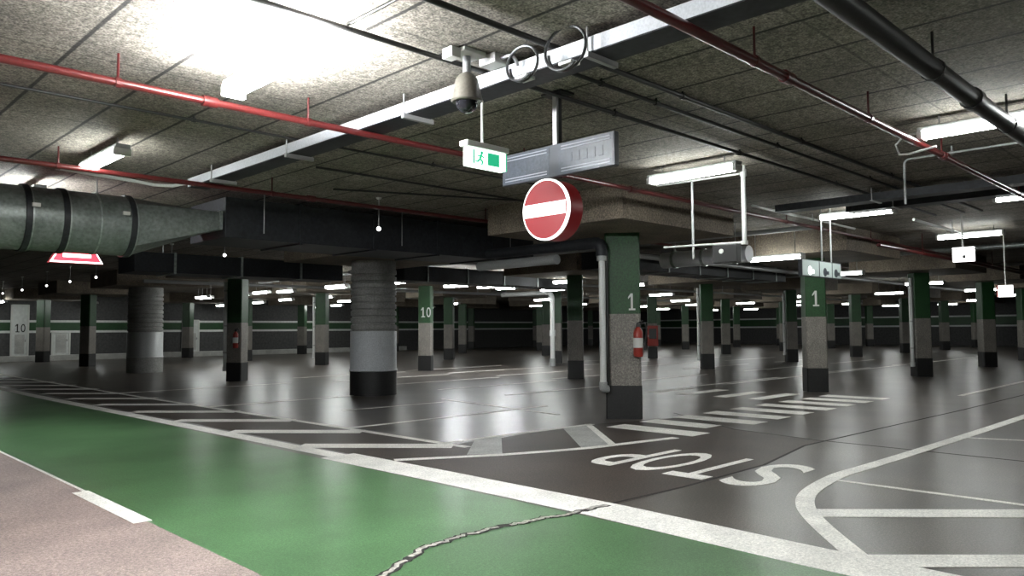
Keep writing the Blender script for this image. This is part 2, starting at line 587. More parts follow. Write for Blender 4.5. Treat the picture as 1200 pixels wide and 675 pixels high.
# ------------------------------------------------------------------ columns
RZC = math.radians(38)
def square_column(name, wd, label, loc):
    t = thing(name, label, 'column', loc, RZC, 'painted concrete columns')
    h = wd / 2
    def pr(z0, z1, e=0):
        c = .025
        H = h + e
        return prism(B(), [(-H + c, -H), (H - c, -H), (H, -H + c), (H, H - c), (H - c, H), (-H + c, H), (-H, H - c), (-H, -H + c)], z0, z1)
    link('black_plinth', pr(0, .55, .008), 'black_band', t)
    link('grey_shaft', pr(.55, 1.74), 'grey_band', t)
    link('green_shaft', pr(1.74, ZD), 'green_band', t)
    return t

def number(col, wd, body, z0, ht, off=0.0):
    """white numeral painted on the camera side face of a square column (local -Y or -X face)"""
    wd_t = ht * .56 * len(body)
    bm = figures(body, wd_t, ht, .004)
    remap(bm, (-wd / 2 - .004, wd_t / 2 + off, z0), (0, -1, 0), (0, 0, 1), (-1, 0, 0))
    link('number', bm, 'letter', col)

def drum_column(label, loc, R=.53, foot='black_band', sleeve='drum_metal'):
    t = thing('round_column', label, 'column', loc, 0, 'thick round columns')
    link('plinth', lathe(B(), [(R + .01, 0), (R + .01, .55)], 40), foot, t, True)
    link('metal_sleeve', lathe(B(), [(R + .012, .55), (R + .03, .56), (R + .012, .60), (R + .006, .61), (R + .006, 1.46), (R, 1.47)], 40), sleeve, t, True)
    pf = []
    z = 1.47
    while z < ZD - .2:
        pf += [(R - .035, z), (R - .035, z + .03), (R - .002, z + .05), (R - .002, z + .14)]
        z += .16
    pf += [(R - .018, z), (R - .018, ZD)]
    link('ribbed_shaft', lathe(B(), pf, 40), 'drum_rough', t, True)
    return t

def grid(i, j):
    return (U0 + PIT * i, V0 + PIT * j)

near = {
    (0, 0): 'nearest green topped column, with extinguisher and pale downpipe, behind the hanging no entry sign',
    (1, 0): 'green topped column with a white figure 1, right of the zebra crossing',
    (2, 0): 'painted column with white downpipe on its left, right of the column numbered 1',
    (3, 0): 'grey and green column standing nearest the right edge of the picture',
    (1, 1): 'grey column just left of the nearest column and its downpipe',
    (1, 2): 'green topped column numbered 10, just right of the nearest thick round column',
    (0, 2): 'green topped column with extinguisher, between the two thick round columns',
    (0, 4): 'dark column with black plinth left of the farther thick round column',
    (2, 1): 'dark column with pale pipe beyond the zebra crossing, left of the column numbered 1',
}
proto = None
cols = {}
far = []
for i in range(0, 8):
    for j in range(-1, 6):
        u, v = grid(i, j)
        if (i, j) == (0, 0):
            u, v = 10.52, 7.88
        sh = {(1, 0): .09, (2, 0): .2, (3, 0): .25, (2, 1): .15}.get((i, j), 0) * .707
        u, v = u + sh, v - sh
        if v > VMAX - 1 or u > UMAX - 1.5:
            continue
        s = shot(u, v, 1.5)
        if s is None or s[0] < -60 or s[0] > 1270 or j < 0:
            continue
        pu, pv = (10.5, 8.07) if (i, j) == (0, 0) else (u, v)
        panel(pu, pv)
        if (i, j) == (0, 1):
            cols[i, j] = drum_column('thick round column with pale metal sleeve and black foot, nearest on the left side', (u - .06, v + .02, 0))
            continue
        if (i, j) == (0, 3):
            cols[i, j] = drum_column('farther thick round column, at the left behind the green lane', (u - .12, v + .05, 0), .60, 'drum_rough', 'grey_pipe')
            continue
        if (i, j) == (0, 0):
            cols[i, j] = square_column('column', .58, near[i, j], (u, v, 0))
            continue
        if (i, j) in near:
            cols[i, j] = c = square_column('column', .46, near[i, j], (u, v, 0))
            proto = proto or c
        else:
            far.append((s[0], i, j, u, v))
far.sort()
protocol = square_column('column', .46, 'x', (0, 0, 0))
first = True
for k, (sx, i, j, u, v) in enumerate(far):
    lab = 'distant painted column, ' + nth(k) + ' among the smaller columns far back'
    if first:
        c = protocol
        c.location = (u, v, 0)
        c['label'] = lab
        first = False
    else:
        c = dup(protocol, (u, v, 0), RZC, lab)
    cols[i, j] = c
number(cols[0, 0], .58, '1', 1.80, .28, -.15)
number(cols[1, 0], .46, '1', 1.98, .36)
number(cols[1, 2], .46, '10', 1.95, .36, -.06)

# ------------------------------------------------------------------ fluorescent lamps
def lamp_fixture(label, loc, kind='tube', group='fluorescent ceiling lamps'):
    t = thing('ceiling_lamp', label, 'ceiling lamp', loc, 0, group)
    L = .64
    hot = kind == 'tube_hot'      # housing and caps made to glow too, for glare around the lamp
    link('housing', box(B(), -.075, .075, -L, L, -.045, .0, .008), kind if hot else 'housing', t)
    bm = B()
    n = 8
    pr = [(.085 * math.cos(math.pi + math.pi * k / n), -.045 + .075 * math.sin(math.pi + math.pi * k / n)) for k in range(n + 1)]
    a = [bm.verts.new((p[0], -L + .05, p[1])) for p in pr]
    b_ = [bm.verts.new((p[0], L - .05, p[1])) for p in pr]
    for k in range(n):
        bm.faces.new((a[k], a[k + 1], b_[k + 1], b_[k]))
    bm.faces.new(a)
    bm.faces.new(b_[::-1])
    bm.faces.new((a[0], b_[0], b_[-1], a[-1]))
    link('diffuser', bm, kind, t)
    for s in (-1, 1):
        link('end_cap', box(B(), -.088, .088, min(s * (L - .05), s * L), max(s * (L - .05), s * L), -.122, -.043, .008), kind if hot else 'plastic', t)
        link('hanger', tube(B(), [(0, s * .45, 0), (0, s * .45, ZC - loc[2])], .008, 6), 'steel', t)
    return t

ZL = ZC - .10
lamp_fixture('glaring lamp on the ceiling at upper left whose light blots out the slab', (2.58, 5.0, ZC - .18), 'tube_hot')
lamp_fixture('small lamp at far left, between the two red pipes', (2.75, 9.25, ZL))
lamp_fixture('lamp half hidden above the round ventilation duct', (2.72, 12.4, ZL), 'tube_warm')
lamp_fixture('large lamp at the right edge, crossed by the thick dark pipe', (8.33, 1.85, ZL))
lamp_fixture('lamp above the pipe frame, right of the hanging signs', (8.33, 5.12, ZL))
lamp_fixture('lamp near the right edge below the dark cable tray', (13.4, 2.35, ZL))
lamp_fixture('lamp with twin bright edges right of the cable tray gantry, above the square pictogram sign', (13.35, 5.02, ZL))
lamp_fixture('lamp above the small white hanging sign at right', (18.3, 4.55, ZL))
lamp_fixture('lamp beyond the red pipe, left of the square pictogram sign', (15.6, 7.6, 3.06))
# unseen lamps added beside and behind the viewer to brighten the floor in front
for k, (u, v) in enumerate(((2.72, 1.2), (-2.6, 5.6), (-2.6, 1.2), (2.72, -3.4), (8.33, -1.6), (-2.6, 9.6))):
    lamp_fixture(('added lamp over the lane beside the viewer, outside the picture', 'added unseen lamp over the brown lane left of the viewer', 'added unseen lamp over the brown lane behind the viewer',
                  'added unseen lamp over the green lane behind the viewer', 'added unseen lamp over the marked corner right of the viewer', 'added unseen lamp over the brown lane far left of the viewer')[k], (u, v, ZL))
lamp_fixture('brightest lamp of the middle distance, right of the column numbered 10', (19.4, 22.6 - 3.0, 3.06), 'tube_warm')
lamp_fixture('bright lamp in the middle distance, just left of the brightest one', (17.0, 19.7, 3.06), 'tube_warm')
spots = []
for u in (14.4, 18.3, 21.6, 28.8, 36.0, 43.2, 50.4, 57.6):
    for k in range(9):
        v = 5.0 + 3.6 * k
        if (u == 18.3 and k < 2) or (u == 14.4 and k < 4):
            continue
        if random.random() < .30:
            continue
        s = shot(u, v, ZL)
        if -10 < s[0] < 1215:
            spots.append((s[0], u, v))
for u, v in ((14.1, 22.6), (14.1, 28), (14.1, 33.5), (19, 38), (25, 40), (32, 40), (8.6, 43.6), (12.6, 43.6), (19.5, 43.6), (26, 43.6)):  # row along the left wall mostly added to brighten its doors and stripes
    spots.append((shot(u, v, ZL)[0], u, v))
spots.sort()
pl = None
for k, (sx, u, v) in enumerate(spots):
    lab = 'small distant ceiling lamp, ' + nth(k) + ' among the lamps far back'
    if pl is None:
        pl = lamp_fixture(lab, (u, v, 3.06), 'tube_far', 'distant ceiling lamps')
    else:
        dup(pl, (u, v, 3.06), 0, lab, 'distant ceiling lamps')

# ------------------------------------------------------------------ pipes under the ceiling
def pipe_run(name, label, cat, pts, r, m, hang=(), group=None, fittings=()):
    """pipe with its hanger rods and couplings"""
    t = thing(name, label, cat, pts[0], 0, group)
    o = Vector(pts[0])
    link('pipe', tube(B(), [Vector(p) - o for p in pts], r, 12), m, t, True)
    for h in hang:
        h = Vector(h) - o
        bm = tube(B(), [h, (h.x, h.y, ZC - o.z)], .010, 6)
        lo = Vector(h)
        d = (Vector(pts[1]) - Vector(pts[0])).normalized()
        tube(bm, [lo - d * .02, lo + d * .02], r + .008, 12)
        link('hanger', bm, m if m != 'white_pipe' else 'steel', t)
    for f in fittings:
        f = Vector(f) - o
        d = (Vector(pts[1]) - Vector(pts[0])).normalized()
        link('coupling', tube(B(), [f - d * .06, f + d * .06], r + .014, 12), m, t, True)
    return t

def along_u(v, z, us):
    return [(u, v, z) for u in us]

pipe_run('sprinkler_pipe', 'long red pipe running from upper left past the hanging signs', 'pipe', [(-6, 6.10, 3.375), (34, 6.10, 3.375)], .032, 'red_pipe',
         along_u(6.10, 3.375, (-1, 1.9, 3.5, 6.3, 9.9, 13, 17, 23)), 'red sprinkler pipes', along_u(6.10, 3.375, (2.6, 8.4, 14.4)))
pipe_run('sprinkler_pipe', 'red pipe just above the round ventilation duct at left', 'pipe', [(-6, 9.66, 3.375), (34, 9.66, 3.375)], .032, 'red_pipe',
         along_u(9.66, 3.375, (.5, 2.4, 5, 9, 14, 20)), 'red sprinkler pipes', along_u(9.66, 3.375, (5.6, 10)))
pipe_run('sprinkler_pipe', 'dark red pipe crossing the upper right ceiling', 'pipe', [(-6, 2.50, 3.355), (34, 2.50, 3.355)], .034, 'red_pipe',
         along_u(2.50, 3.355, (1, 4.9, 7.0, 9.1, 12.6, 17, 23)), 'red sprinkler pipes', along_u(2.50, 3.355, (5.4, 9.2)))
pipe_run('drain_pipe', 'thick dark pipe crossing the upper right corner', 'pipe', [(-6, 1.655, 3.32), (21, 1.655, 3.32)], .075, 'dark_pipe',
         along_u(1.655, 3.32, (1, 5.9, 8.0, 12)), None, along_u(1.655, 3.32, (3.6, 6.9, 10.2)))
for v, lab, r in ((4.40, 'dark conduit passing behind the camera bracket and the cable tray', .020), (3.93, 'thin double conduit under the cable tray, middle of three', .018), (3.65, 'dark conduit under the cable tray, rightmost of three', .022)):
    pipe_run('conduit', lab, 'conduit', [(-3 if v != 3.93 else 4.4, v, 3.556), (15.5, v, 3.556)], r, 'dark_pipe', along_u(v, 3.556, (0.6 if v != 3.93 else 5, 5.8, 8.2, 11)), 'dark ceiling conduits')
pipe_run('conduit', 'short dark conduit beside the glaring lamp', 'conduit', [(2.82, 3.70, 3.585), (2.82, 4.9, 3.585)], .012, 'dark_pipe', [], 'dark ceiling conduits')
pipe_run('conduit', 'thin dark line between the two red pipes at left', 'conduit', [(-6, 7.4, 3.56), (8.85, 7.4, 3.56)], .014, 'dark_pipe', along_u(7.4, 3.56, (0, 3, 6)), 'dark ceiling conduits')
pipe_run('conduit', 'thin dark conduit behind the exit sign', 'conduit', [(5.8, 9.4, 3.50), (5.82, 9.38, 3.50), (8.8, 8.1, 3.50)], .014, 'dark_pipe', (), 'dark ceiling conduits')
pipe_run('conduit', 'thin dark conduit ending at the tall rod left of the drop panel', 'conduit', [(5.0, 8.5, 3.56), (8.85, 8.5, 3.56)], .016, 'dark_pipe', (), 'dark ceiling conduits')
pipe_run('conduit', 'pale conduit with a drop, below the large lamp at the right edge', 'conduit', [*[(9.85, -2, 3.52)], *bend((9.85, 2.9, 3.52), (9.85, 3.12, 3.52), (9.85, 3.12, 2.98), .07)], .014, 'grey_pipe', [(9.85, 1.0, 3.52), (9.85, 2.6, 3.52)])

# cable tray across the picture
t = thing('cable_tray', 'pale cable tray crossing the ceiling from the upper middle to the left', 'cable tray', (4.2, 0, 3.425))
bm = B()
box(bm, -.13, -.118, -8, 10.2, 0, .105)
box(bm, .118, .13, -8, 10.2, 0, .105)
link('side_rails', bm, 'tray', t)
link('base_painted_shade', box(B(), -.13, .13, -8, 10.2, -.010, 0), 'dark_duct', t)  # shade on the tray's underside is put into this dark colour
for y in (1.2, 3.3, 5.4, 7.5, 9.4):
    bm = box(B(), -.17, .17, y - .02, y + .02, -.05, -.010)
    for s in (-.155, .155):
        tube(bm, [(s, y, -.03), (s, y, ZC - 3.43)], .008, 6)
    link('bracket', bm, 'steel', t)
bm = B()
for x, r in ((-.08, .018), (-.03, .022), (.03, .016), (.075, .02)):
    tube(bm, [(x, -8, r + .005), (x, 0, r + .01), (x + .01, 6, r + .005), (x, 10.15, r + .005)], r, 8)
link('cables', bm, 'dark_plastic', t, True)
for u, v0, v1, z, lab in ((12.1, 2.0, 5.8, 3.42, 'dark wide cable tray at right above the twin lamp'), (13.0, 2.0, 5.0, 3.42, 'second dark cable tray at right, behind the first')):
    t = thing('cable_tray', lab, 'cable tray', (u, v0, z), 0)
    L = v1 - v0
    bm = B()
    box(bm, -.15, -.135, 0, L, 0, .1)
    box(bm, .135, .15, 0, L, 0, .1)
    box(bm, -.15, .15, 0, L, -.012, 0)
    link('channel', bm, 'dark_duct', t)
    for k in range(2):
        yb = .25 + k * 2
        bm = box(B(), -.19, .19, yb - .02, yb + .02, -.025, -.012)
        for s in (-.175, .175):
            tube(bm, [(s, yb, -.02), (s, yb, ZC - z - .003)], .008, 6)
        link('bracket', bm, 'steel', t)
    bm = B()
    for x in (-.08, 0, .07):
        tube(bm, [(x, .02, .03), (x, L - .02, .03)], .025, 8)
    link('cables', bm, 'dark_plastic', t, True)

# coiled spare cable hung at the tray
for k, (v, r, lab) in enumerate(((3.86, .15, 'loop of spare dark cable beside the tray, right of the dome camera'), (3.44, .18, 'larger loop of spare dark cable above the tray, farther right'))):
    t = thing('cable_loop', lab, 'cable', (3.98, v, 3.44), 0, 'spare cable loops')
    pts = []
    for a in range(33):
        g = 2 * math.pi * a / 32 * 1.35 - 2.2
        pts.append((.012 * a / 8 - .03, r * math.cos(g), .02 + r * math.sin(g) * .85))
    link('cable', tube(B(), pts, .011, 8), 'dark_plastic', t, True)
    link('cable_clip', box(B(), -.03, .07, -r * .4, -r * .4 + .12, -.10, -.075, .005), 'plastic', t)
t = thing('junction_box', 'small pale box on the ceiling right of the dome camera bracket', 'junction box', (3.98, 4.18, 3.6))
link('case', box(B(), -.07, .07, -.09, .09, -.08, 0, .01), 'plastic', t)
link('cable_gland', tube(B(), bend((0, -.09, -.04), (0, -.22, -.04), (.05, -.22, -.12), .06), .014, 8), 'steel', t, True)

# dome camera
t = thing('dome_camera', 'grey dome camera hanging from the ceiling above the exit sign', 'security camera', (3.78, 4.26, ZC))
link('mount_plate', box(B(), -.11, .11, -.10, .10, -.035, 0, .006), 'plastic', t)
link('side_bracket', box(B(), -.20, -.11, -.06, .05, -.09, -.01, .006), 'plastic', t)
link('stem', tube(B(), [(0, 0, -.03), (0, 0, -.20)], .032, 12), 'grey_pipe', t, True)
link('housing', lathe(B(), [(.035, -.16), (.06, -.18), (.085, -.21), (.108, -.32), (.118, -.36), (.122, -.375), (.112, -.385), (.10, -.385)], 28), 'bronze', t, True)
link('dome', lathe(B(), [(.09, -.38)] + [(.086 * math.cos(a * math.pi / 16), -.385 - .086 * math.sin(a * math.pi / 16)) for a in range(0, 8)], 28), 'glass_dome', t, True)

# exit sign
t = thing('exit_sign', 'lit green and white exit sign hanging on a thin rod under the tray', 'exit sign', (4.28, 4.6, 2.83))
link('rod', tube(B(), [(-.03, 0, .19), (-.03, 0, .57)], .011, 8), 'plastic', t, True)
link('top_cover', box(B(), -.24, .24, -.05, .05, .155, .205, .01), 'plastic', t)
link('lit_panel', box(B(), -.21, .21, -.035, .035, 0, .155, .006), 'exit_lit', t)
bm = B()
box(bm, .0, .13, -.0385, -.0345, .025, .13)
link('green_field', bm, 'exit_green', t)
bm = B()
bx = -.15
box(bm, -.165, -.15, -.0385, -.0345, .02, .135)
tube(bm, [(-.07, -.037, .118), (-.07, -.041, .118)], .014, 10)
prism_pts = None
for a, b_, r in (((-.075, .102), (-.09, .066), .010), ((-.09, .066), (-.06, .045), .008), ((-.06, .045), (-.07, .018), .007), ((-.09, .066), (-.115, .04), .008), ((-.115, .04), (-.14, .04), .006), ((-.077, .097), (-.045, .08), .006), ((-.08, .097), (-.115, .085), .006)):
    tube(bm, [(a[0], -.038, a[1]), (b_[0], -.038, b_[1])], r, 6)
link('running_figure', bm, 'exit_green', t)
link('side_glow', box(B(), .21, .226, -.034, .034, .003, .152, .004), 'exit_side', t)

# direction sign on its pole
t = thing('direction_sign', 'long grey two panel direction sign on a ceiling pole above the no entry disc', 'sign', (5.0, 4.44, 2.84))
link('pole', box(B(), .03, .075, -.0, .05, .0, ZC - 2.84, .004), 'dark_pipe', t)
link('pole_edge', box(B(), -.0, .03, -.0, .05, .02, ZC - 2.84, .003), 'steel', t)
link('ceiling_plate', box(B(), -.05, .13, -.1, .14, ZC - 2.86, ZC - 2.84, .003), 'dark_pipe', t)
link('frame', box(B(), -.03, .03, -.66, .66, 0, .285, .006), 'sign_frame', t)
for y0, y1 in ((-.645, -.05), (.06, .645)):
    p = link('panel', box(B(), -.034, -.029, y0, y1, .012, .272), 'sign_blue', t)
    bm = B()
    for z in (.028, .052, .222, .248):
        box(bm, -.036, -.0335, y0 + .03, y1 - .03, z, z + .009)
    link('rule_lines', bm, 'sign_line', p)
    bm = B()
    for a in range(5):
        box(bm, -.036, -.0335, y0 + .10 + a * .085, y0 + .15 + a * .085, .10, .185)
    link('faded_lettering', bm, 'sign_blue', p)

# no entry sign
t = thing('no_entry_sign', 'round red lit no entry sign with white bar, hanging below the direction sign', 'traffic sign', (5.0, 4.56, 2.56))
R = .275
def disc(bm, r, x0, x1, n=48):
    a = [bm.verts.new((x0, r * math.cos(2 * math.pi * k / n), r * math.sin(2 * math.pi * k / n))) for k in range(n)]
    b_ = [bm.verts.new((x1, r * math.cos(2 * math.pi * k / n), r * math.sin(2 * math.pi * k / n))) for k in range(n)]
    bm.faces.new(a)
    bm.faces.new(b_[::-1])
    for k in range(n):
        bm.faces.new((a[k], a[(k + 1) % n], b_[(k + 1) % n], b_[k]))
    return bm
link('housing', disc(B(), R - .004, -.005, .17), 'stop_side', t, True)
link('rim', disc(B(), R, -.03, .0), 'stop_white', t, True)
link('red_face', disc(B(), R - .016, -.034, -.028), 'stop_red', t, True)
link('white_bar', box(B(), -.038, -.033, -.248, .248, -.058, .058, .002), 'stop_white', t)
link('bracket', box(B(), .02, .07, -.06, .06, R - .03, .277, .003), 'steel', t)

# lit triangle behind the round duct
t = thing('warning_triangle', 'lit red and white triangle sign showing below the round duct', 'traffic sign', (3.45, 12.75, 2.55))
def tri(bm, s, y0, y1, lift):
    h = s * .866
    pts = [(-s / 2, lift), (s / 2, lift), (0, lift + h)]
    a = [bm.verts.new((p[0], y0, p[1])) for p in pts]
    b_ = [bm.verts.new((p[0], y1, p[1])) for p in pts]
    bm.faces.new(a)
    bm.faces.new(b_[::-1])
    for k in range(3):
        bm.faces.new((a[k], a[(k + 1) % 3], b_[(k + 1) % 3], b_[k]))
    return bm
link('box', tri(B(), .74, .0, .12, -.02), 'stop_side', t)
link('white_outline', tri(B(), .72, -.012, .0, -.01), 'tri_white', t)
link('red_border', tri(B(), .665, -.016, -.012, .010), 'tri_red', t)
link('inner_bar', box(B(), -.19, .19, -.022, -.015, .07, .12, .003), 'tri_white', t)
for s in (-.05, .05):
    link('hanger', tube(B(), [(s, .06, .5), (s, .06, ZC - 2.55)], .008, 6), 'steel', t)

# ventilation duct
t = thing('ventilation_duct', 'large round ventilation duct at left that narrows to a flat dark duct', 'duct', (0, 11.35, 2.97))
RD = .415
bm = B()
tube(bm, [(-6, 0, 0), (3.72, 0, 0)], RD, 40)
link('round_section', bm, 'duct', t, True)
for u in (1.0, 2.42, 2.84, 3.66):
    link('flange', tube(B(), [(u - .035, 0, 0), (u + .035, 0, 0)], RD + .022, 40), 'dark_duct', t, True)
    link('seam', tube(B(), [(u + .036, 0, 0), (u + .056, 0, 0)], RD + .014, 40), 'galv', t, True)
link('seam', tube(B(), [(3.24, 0, 0), (3.262, 0, 0)], RD + .008, 40), 'galv', t, True)
for u in (2.44, 3.5):
    link('clasp', box(B(), u, u + .09, -RD - .035, -RD - .0, .10, .15, .005), 'plastic', t)
bm = B()
n = 40
ra, rb = [], []
for k in range(n):
    a = 2 * math.pi * k / n
    cx, sx = math.cos(a), math.sin(a)
    ra.append(bm.verts.new((3.7, RD * cx, RD * sx)))
    m_ = max(abs(cx), abs(sx))
    rb.append(bm.verts.new((4.86, cx / m_ * RD, .155 + sx / m_ * .125)))
for k in range(n):
    bm.faces.new((ra[k], ra[(k + 1) % n], rb[(k + 1) % n], rb[k]))
bm.faces.new(rb)
bm.faces.new(ra[::-1])
link('taper', bm, 'duct', t, True)
link('end_flange', box(B(), 4.83, 4.88, -RD - .02, RD + .02, .02, .30, .005), 'galv', t)
for u in (.2, 1.8, 3.3):
    link('hanger', tube(B(), [(u, 0, RD), (u, 0, ZC - 2.97)], .01, 6), 'steel', t)
t = thing('ventilation_duct', 'flat dark duct under the ceiling, between round duct and the no entry sign', 'duct', (4.9, 11.6, 2.88))
link('casing', box(B(), 0, 6.6, -.72, .55, 0, .60, .01), 'dark_duct', t)  # near-black casing; the duct's unlit look is put into the colour
for u in (1.2, 2.6, 4.0, 5.4):
    link('flange', box(B(), u, u + .05, -.745, .575, -.025, .625, .004), 'dark_duct', t)
for u in (.6, 3.2, 5.9):
    link('hanger', tube(B(), [(u, -.735, .1), (u, -.735, ZC - 2.88)], .008, 6), 'steel', t)
t = thing('conduit', 'pale bent conduit curling above the dark duct at the end of the tray', 'conduit', (2.6, 10.55, 3.5))
link('pipe', tube(B(), [(0, 0, .02), (.9, 0, -.02), (1.15, -.05, -.05), (1.35, -.15, -.05), (1.55, -.35, .0)], .022, 8), 'white_pipe', t, True)
for u, v, z, x1, lab in ((12.6, 17.3, 2.85, 7.5, 'long dark flat duct far back above the thick round column'), (5.6, 17.2, 2.75, 5.0, 'dark flat duct far back above the extinguisher column'), (14.5, 11.6, 2.95, 9.0, 'dark duct far back beyond the nearest column')):
    t = thing('ventilation_duct', lab, 'duct', (u, v, z), 0, 'distant dark ducts')
    link('casing', box(B(), 0, x1, -.5, .5, 0, .42, .01), 'dark_duct', t)
    for k in range(int(x1 / 1.5)):
        link('flange', box(B(), .8 + k * 1.5, .85 + k * 1.5, -.52, .52, -.02, .44, .004), 'galv', t)
    for k in (.15, .85):
        link('hanger', tube(B(), [(x1 * k, 0, .42), (x1 * k, 0, ZC - z)], .01, 6), 'steel', t)

# ball pendants in a row
dots = [(7.0, 10.0), (7.05, 12.5), (7.05, 15.67), (7.1, 18.67), (7.1, 21.2), (7.15, 24.5), (7.15, 27.1), (7.2, 30), (7.25, 33.6), (7.3, 37)]
pd = None
for k, (u, v) in enumerate(dots):
    lab = 'small white ball on a thin ceiling rod, ' + ('nearest of the row' if k == 0 else ORD[k] + ' back from the nearest')
    if pd is None:
        pd = thing('ball_pendant', lab, 'pendant', (u, v, 3.1), 0, 'row of white ball pendants')
        link('rod', tube(B(), [(0, 0, .03), (0, 0, .5)], .010, 8), 'steel', pd, True)
        bm = B()
        bmesh.ops.create_uvsphere(bm, u_segments=14, v_segments=8, radius=.035)
        link('ball', bm, 'dot', pd, True)
        link('ceiling_cap', lathe(B(), [(.03, .47), (.045, .49), (.045, .5)], 14), 'plastic', pd, True)
    else:
        dup(pd, (u, v, 3.1), 0, lab)

# pipe gantry hanging beside the drop panel
t = thing('pipe_gantry', 'pale pipe frame hanging right of the drop panel, with a dark box at its foot', 'pipe frame', (9.06, 5.2, 2.6))
link('top_bar', tube(B(), [(0, -.40, .90), (0, .95, .92)], .016, 8), 'white_pipe', t, True)
link('thin_rod', tube(B(), [(0, .38, .91), (0, .38, -.16)], .018, 8), 'grey_pipe', t, True)
link('thick_rod', tube(B(), [(0, -.38, ZC - 2.6), (0, -.38, .0)], .030, 10), 'white_pipe', t, True)
link('elbow', tube(B(), [(0, -.38, .86), (0, -.38, .95)], .042, 10), 'white_pipe', t, True)
link('bottom_bar', tube(B(), [(0, -.42, .0), (0, .85, .03)], .014, 8), 'white_pipe', t, True)
link('rod_foot', tube(B(), [(0, -.38, .02), (0, -.38, -.03)], .045, 10), 'white_pipe', t, True)
link('ceiling_rod', tube(B(), [(0, .38, .9), (0, .38, ZC - 2.6)], .010, 8), 'grey_pipe', t, True)
link('dark_box', box(B(), -.06, .06, -.30, .06, -.25, -.01, .01), 'dark_plastic', t)
link('white_button', tube(B(), [(-.06, -.08, -.10), (-.075, -.08, -.10)], .032, 12), 'letter', t)

# pictogram signs at the right
t = thing('pictogram_sign', 'row of pale square pictograms hanging on two rods before the column numbered 1', 'sign', (12.42, 5.6, 2.36))
link('frame', box(B(), 0, 1.62, -.02, .05, 0, .29, .006), 'sign_frame', t)
for x0, x1 in ((.02, .66), (.70, 1.20), (1.24, 1.60)):
    p = link('panel', box(B(), x0, x1, -.025, -.019, .015, .275), 'pict', t)
    c = (x0 + x1) / 2
    bm = B()
    tube(bm, [(c - .04, -.029, .10), (c - .04, -.024, .10)], .075, 14)
    prism_ = box(bm, c + .02, c + .12, -.029, -.024, .06, .12)
    link('pictogram', bm, 'pict_white' if x0 < .5 else 'sign_blue', p)
for x in (.88, 1.28):
    link('rod', tube(B(), [(x, .015, .28), (x, .015, ZC - 2.36)], .016, 8), 'grey_pipe', t, True)
t = thing('hanging_sign', 'small white lit sign hanging from a rod below the lamp at right', 'sign', (16, 4.1, 2.70))
link('box', box(B(), -.03, .04, -.19, .17, 0, .27, .006), 'pict_white', t)
link('dark_mark', box(B(), -.034, -.029, -.05, .0, .06, .12), 'letter_black', t)
link('top_edge', box(B(), -.035, .045, -.195, .175, .225, .24), 'sign_frame', t)
link('rod', tube(B(), [(0, 0, .27), (0, 0, ZC - 2.70)], .016, 8), 'plastic', t, True)
t = thing('hanging_sign', 'tiny white lit sign with reddish edge at far right, below the last lamp', 'sign', (20, 4.3, 2.15))
link('box', box(B(), -.03, .04, -.14, .14, 0, .26, .006), 'pict_white', t)
link('red_edge', box(B(), -.034, .044, .14, .17, 0, .26), 'ext_red', t)
link('rod', tube(B(), [(0, 0, .26), (0, 0, ZC - 2.15)], .012, 8), 'plastic', t, True)

# ------------------------------------------------------------------ pipes on the columns
def local(col, x, y):
    c, s = math.cos(RZC), math.sin(RZC)
    return (col.location.x + x * c - y * s, col.location.y + x * s + y * c)

def downpipe(label, x, y, ztop, zlow, r=.05, m='grey_pipe'):
    t = thing('downpipe', label, 'pipe', (x, y, 0), 0, 'downpipes beside columns')
    link('pipe', tube(B(), [(0, 0, zlow), (0, 0, ztop)], r, 14), m, t, True)
    for z in (zlow + .5, (zlow + ztop) / 2, ztop - .25):
        link('clamp', tube(B(), [(0, 0, z - .02), (0, 0, z + .02)], r + .01, 14), 'steel', t, True)
    link('foot', tube(B(), [(0, 0, zlow - .05 if zlow > .05 else 0), (0, 0, zlow + .08)], r + .015, 14), m, t, True)
    return t

# elbowed drain at the nearest column
px, py = 9.97, 7.88
t = thing('downpipe', 'thick pale downpipe with elbow, left of the nearest column', 'pipe', (px, py, 0), 0, 'downpipes beside columns')
link('vertical_pipe', tube(B(), [(0, 0, .5), (0, 0, 2.72)], .055, 16), 'white_pipe', t, True)
link('elbow', tube(B(), bend((0, 0, 2.70), (0, 0, 2.93), (0, .5, 2.93), .16, 8), .10, 16), 'dark_duct', t, True)
link('horizontal_pipe', tube(B(), [(0, .45, 2.93), (0, 2.75, 2.93)], .095, 16), 'dark_duct', t, True)
link('lower_pipe', tube(B(), [(-.10, .9, 2.70), (-.10, 2.9, 2.70)], .085, 16), 'grey_pipe', t, True)
link('collar', tube(B(), [(0, 0, 2.62), (0, 0, 2.74)], .085, 16), 'grey_pipe', t, True)
link('foot_elbow', tube(B(), bend((0, 0, .62), (0, 0, .50), (.08, -.03, .50), .04), .066, 14), 'grey_pipe', t, True)
link('conduit', tube(B(), [(.10, -.02, .55), (.10, -.02, 2.8)], .03, 10), 'dark_pipe', t, True)  # added dark pipe standing in for the column's shaded left face

